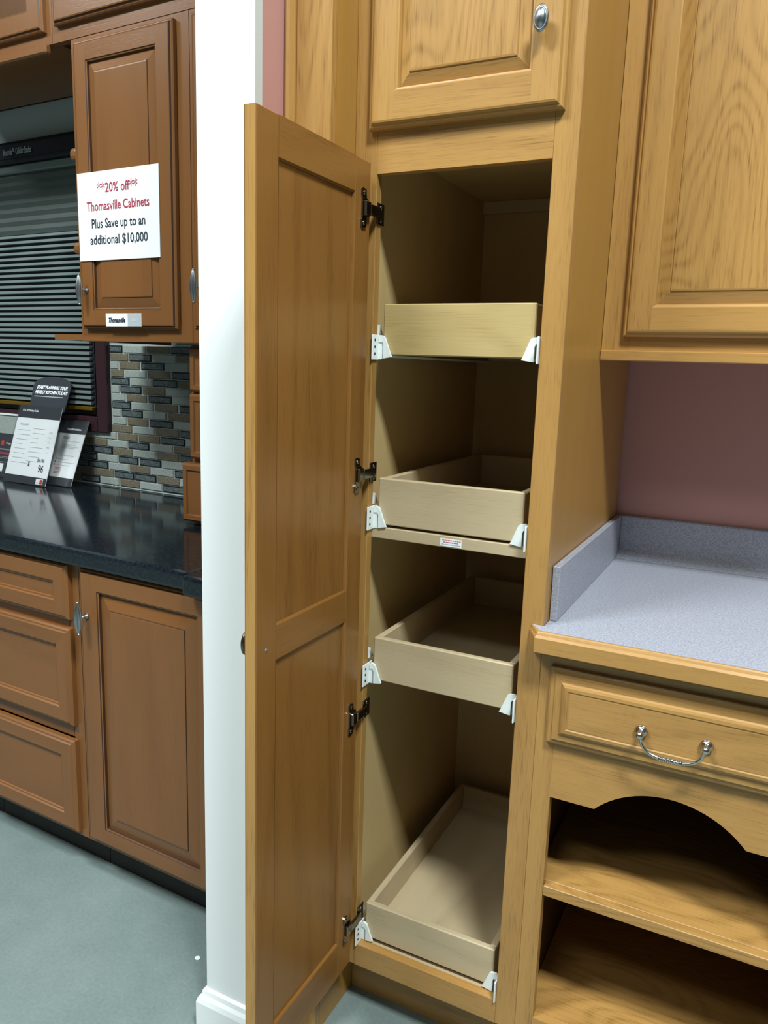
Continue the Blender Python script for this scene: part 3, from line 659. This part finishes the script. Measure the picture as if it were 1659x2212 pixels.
# bail pull
def bail(parent, xc, yf, z, half=.049):
    for s in (-1, 1): part('rosette', MB().lathe([(.010, 0), (.0105, .002), (.007, .0045), (.004, .006), (.004, .012), (.006, .0145), (.0065, .018), (.005, .022), (.001, .0235)], lambda a, b, h: (xc+s*half+a, yf-h, z+b), 18), M['chrome'], parent, 'chrome rosette')
    path = []; n = 30
    for i in range(n+1):
        q = PI*i/n; cq, sq = math.cos(q), math.sin(q); path.append((xc-half*.96*math.copysign(abs(cq)**.75, cq), yf-.018, z-.031*sq**.8))
    mb = MB(); mb.tube(path, [.0024+.0006*(1-abs(2*i/n-1)) for i in range(n+1)], 12)
    for k in range(6):
        x = xc+(k-2.5)*.0062; mb.lathe([(.0026, -.0026), (.0046, -.0014), (.0052, 0), (.0046, .0014), (.0026, .0026)], lambda a, b, h: (x+h, yf-.018+a, z-.0305+b), 12)
    part('bail_handle', mb, M['chrome'], parent, 'curved chrome bail with a ribbed middle')
bail(DR, .569, -.0225, .789)
# neighbouring base unit (mostly out of frame)
t = thing('base_cabinet', (1.03, .3, 0), W0, 'golden oak base cabinet beyond the right edge of the photo', 'cabinet')
part('body', B(DX_1+.001, 1.25, .019, .60, .10, .876), M['oak_z'], t); part('face_frame', B(DX_1+.001, 1.25, 0, .019, .10, .876), ov, t); part('toe_kick', B(DX_1+.001, 1.25, .07, .085, 0, .10), oh, t)
panel_door(t, .82, 1.23, .13, .70, 0, .02, .05, .05, ov, oh, M['oakfig_z']); drawer_front(t, .82, 1.23, .724, .8645, 0, .02, oh, ov)
# counter
ZC = .927
ct = thing('countertop', (.75, .3, .88), W0, 'grey speckled laminate countertop with oak front edge', 'countertop')
part('laminate_top', B(.3448, 1.25, -.026, .6205, .8885, ZC), M['laminate'], ct, 'grey speckled laminate')
mb = MB(); mb.box(.3448, 1.25, -.0, .6, .8765, .8884); part('build_up', mb, M['plain_x'], ct)
# oak edge with mitred return at the pantry
prof = [(0, ZC-.0002), (.004, ZC), (.006, ZC-.002), (.008, ZC-.006), (.012, ZC-.010), (.012, .8925), (.009, .890), (0, .890)]
V = []; F = []; nP = len(prof)
for (d, z) in prof: V += [(.3248-d*.4, -.0005, z), (.3448-d*.4, -.0265-d, z), (1.25, -.0265-d, z)]
for k in range(nP):
    k2 = (k+1) % nP
    for j in range(2): F.append((3*k+j, 3*k+j+1, 3*k2+j+1, 3*k2+j))
mb = MB(); mb.add(V, F); part('front_moulding', mb, [M['oak_x']], ct, 'golden oak front moulding')
mb = MB(); mb.prism([(.325, -.0006), (.3448, -.0006), (.3448, -.0262)], .8905, ZC, lambda a, b, d: (a, b, d)); part('corner_infill', mb, M['laminate'], ct)
part('side_splash', MB().box(.3448, .3575, .033, .607, ZC+.0003, 1.0245, b=.001), M['laminate'], ct)
V = [(.6205, ZC), (.6205, 1.0245), (.610, 1.0245), (.6075, 1.022), (.6075, .962), (.604, .948), (.596, .937), (.584, .930), (.574, ZC+.0004)]
mb = MB(); mb.prism(V, .358, 1.25, lambda a, b, d: (d, a, b)); part('back_splash', mb, M['laminate'], ct)
# paint speck on the floor
mb = MB(); mb.prism([(.006*math.cos(i*PI/5)*(1+.2*(i % 2)), .006*math.sin(i*PI/5)) for i in range(10)], 0, .0008, lambda a, b, d: (-.392+a, -.034+b, .0005+d))
single('paint_speck', mb, M['paper'], (-.392, -.034, 0), W0, 'small white speck on the grey floor by the white wall', 'speck')
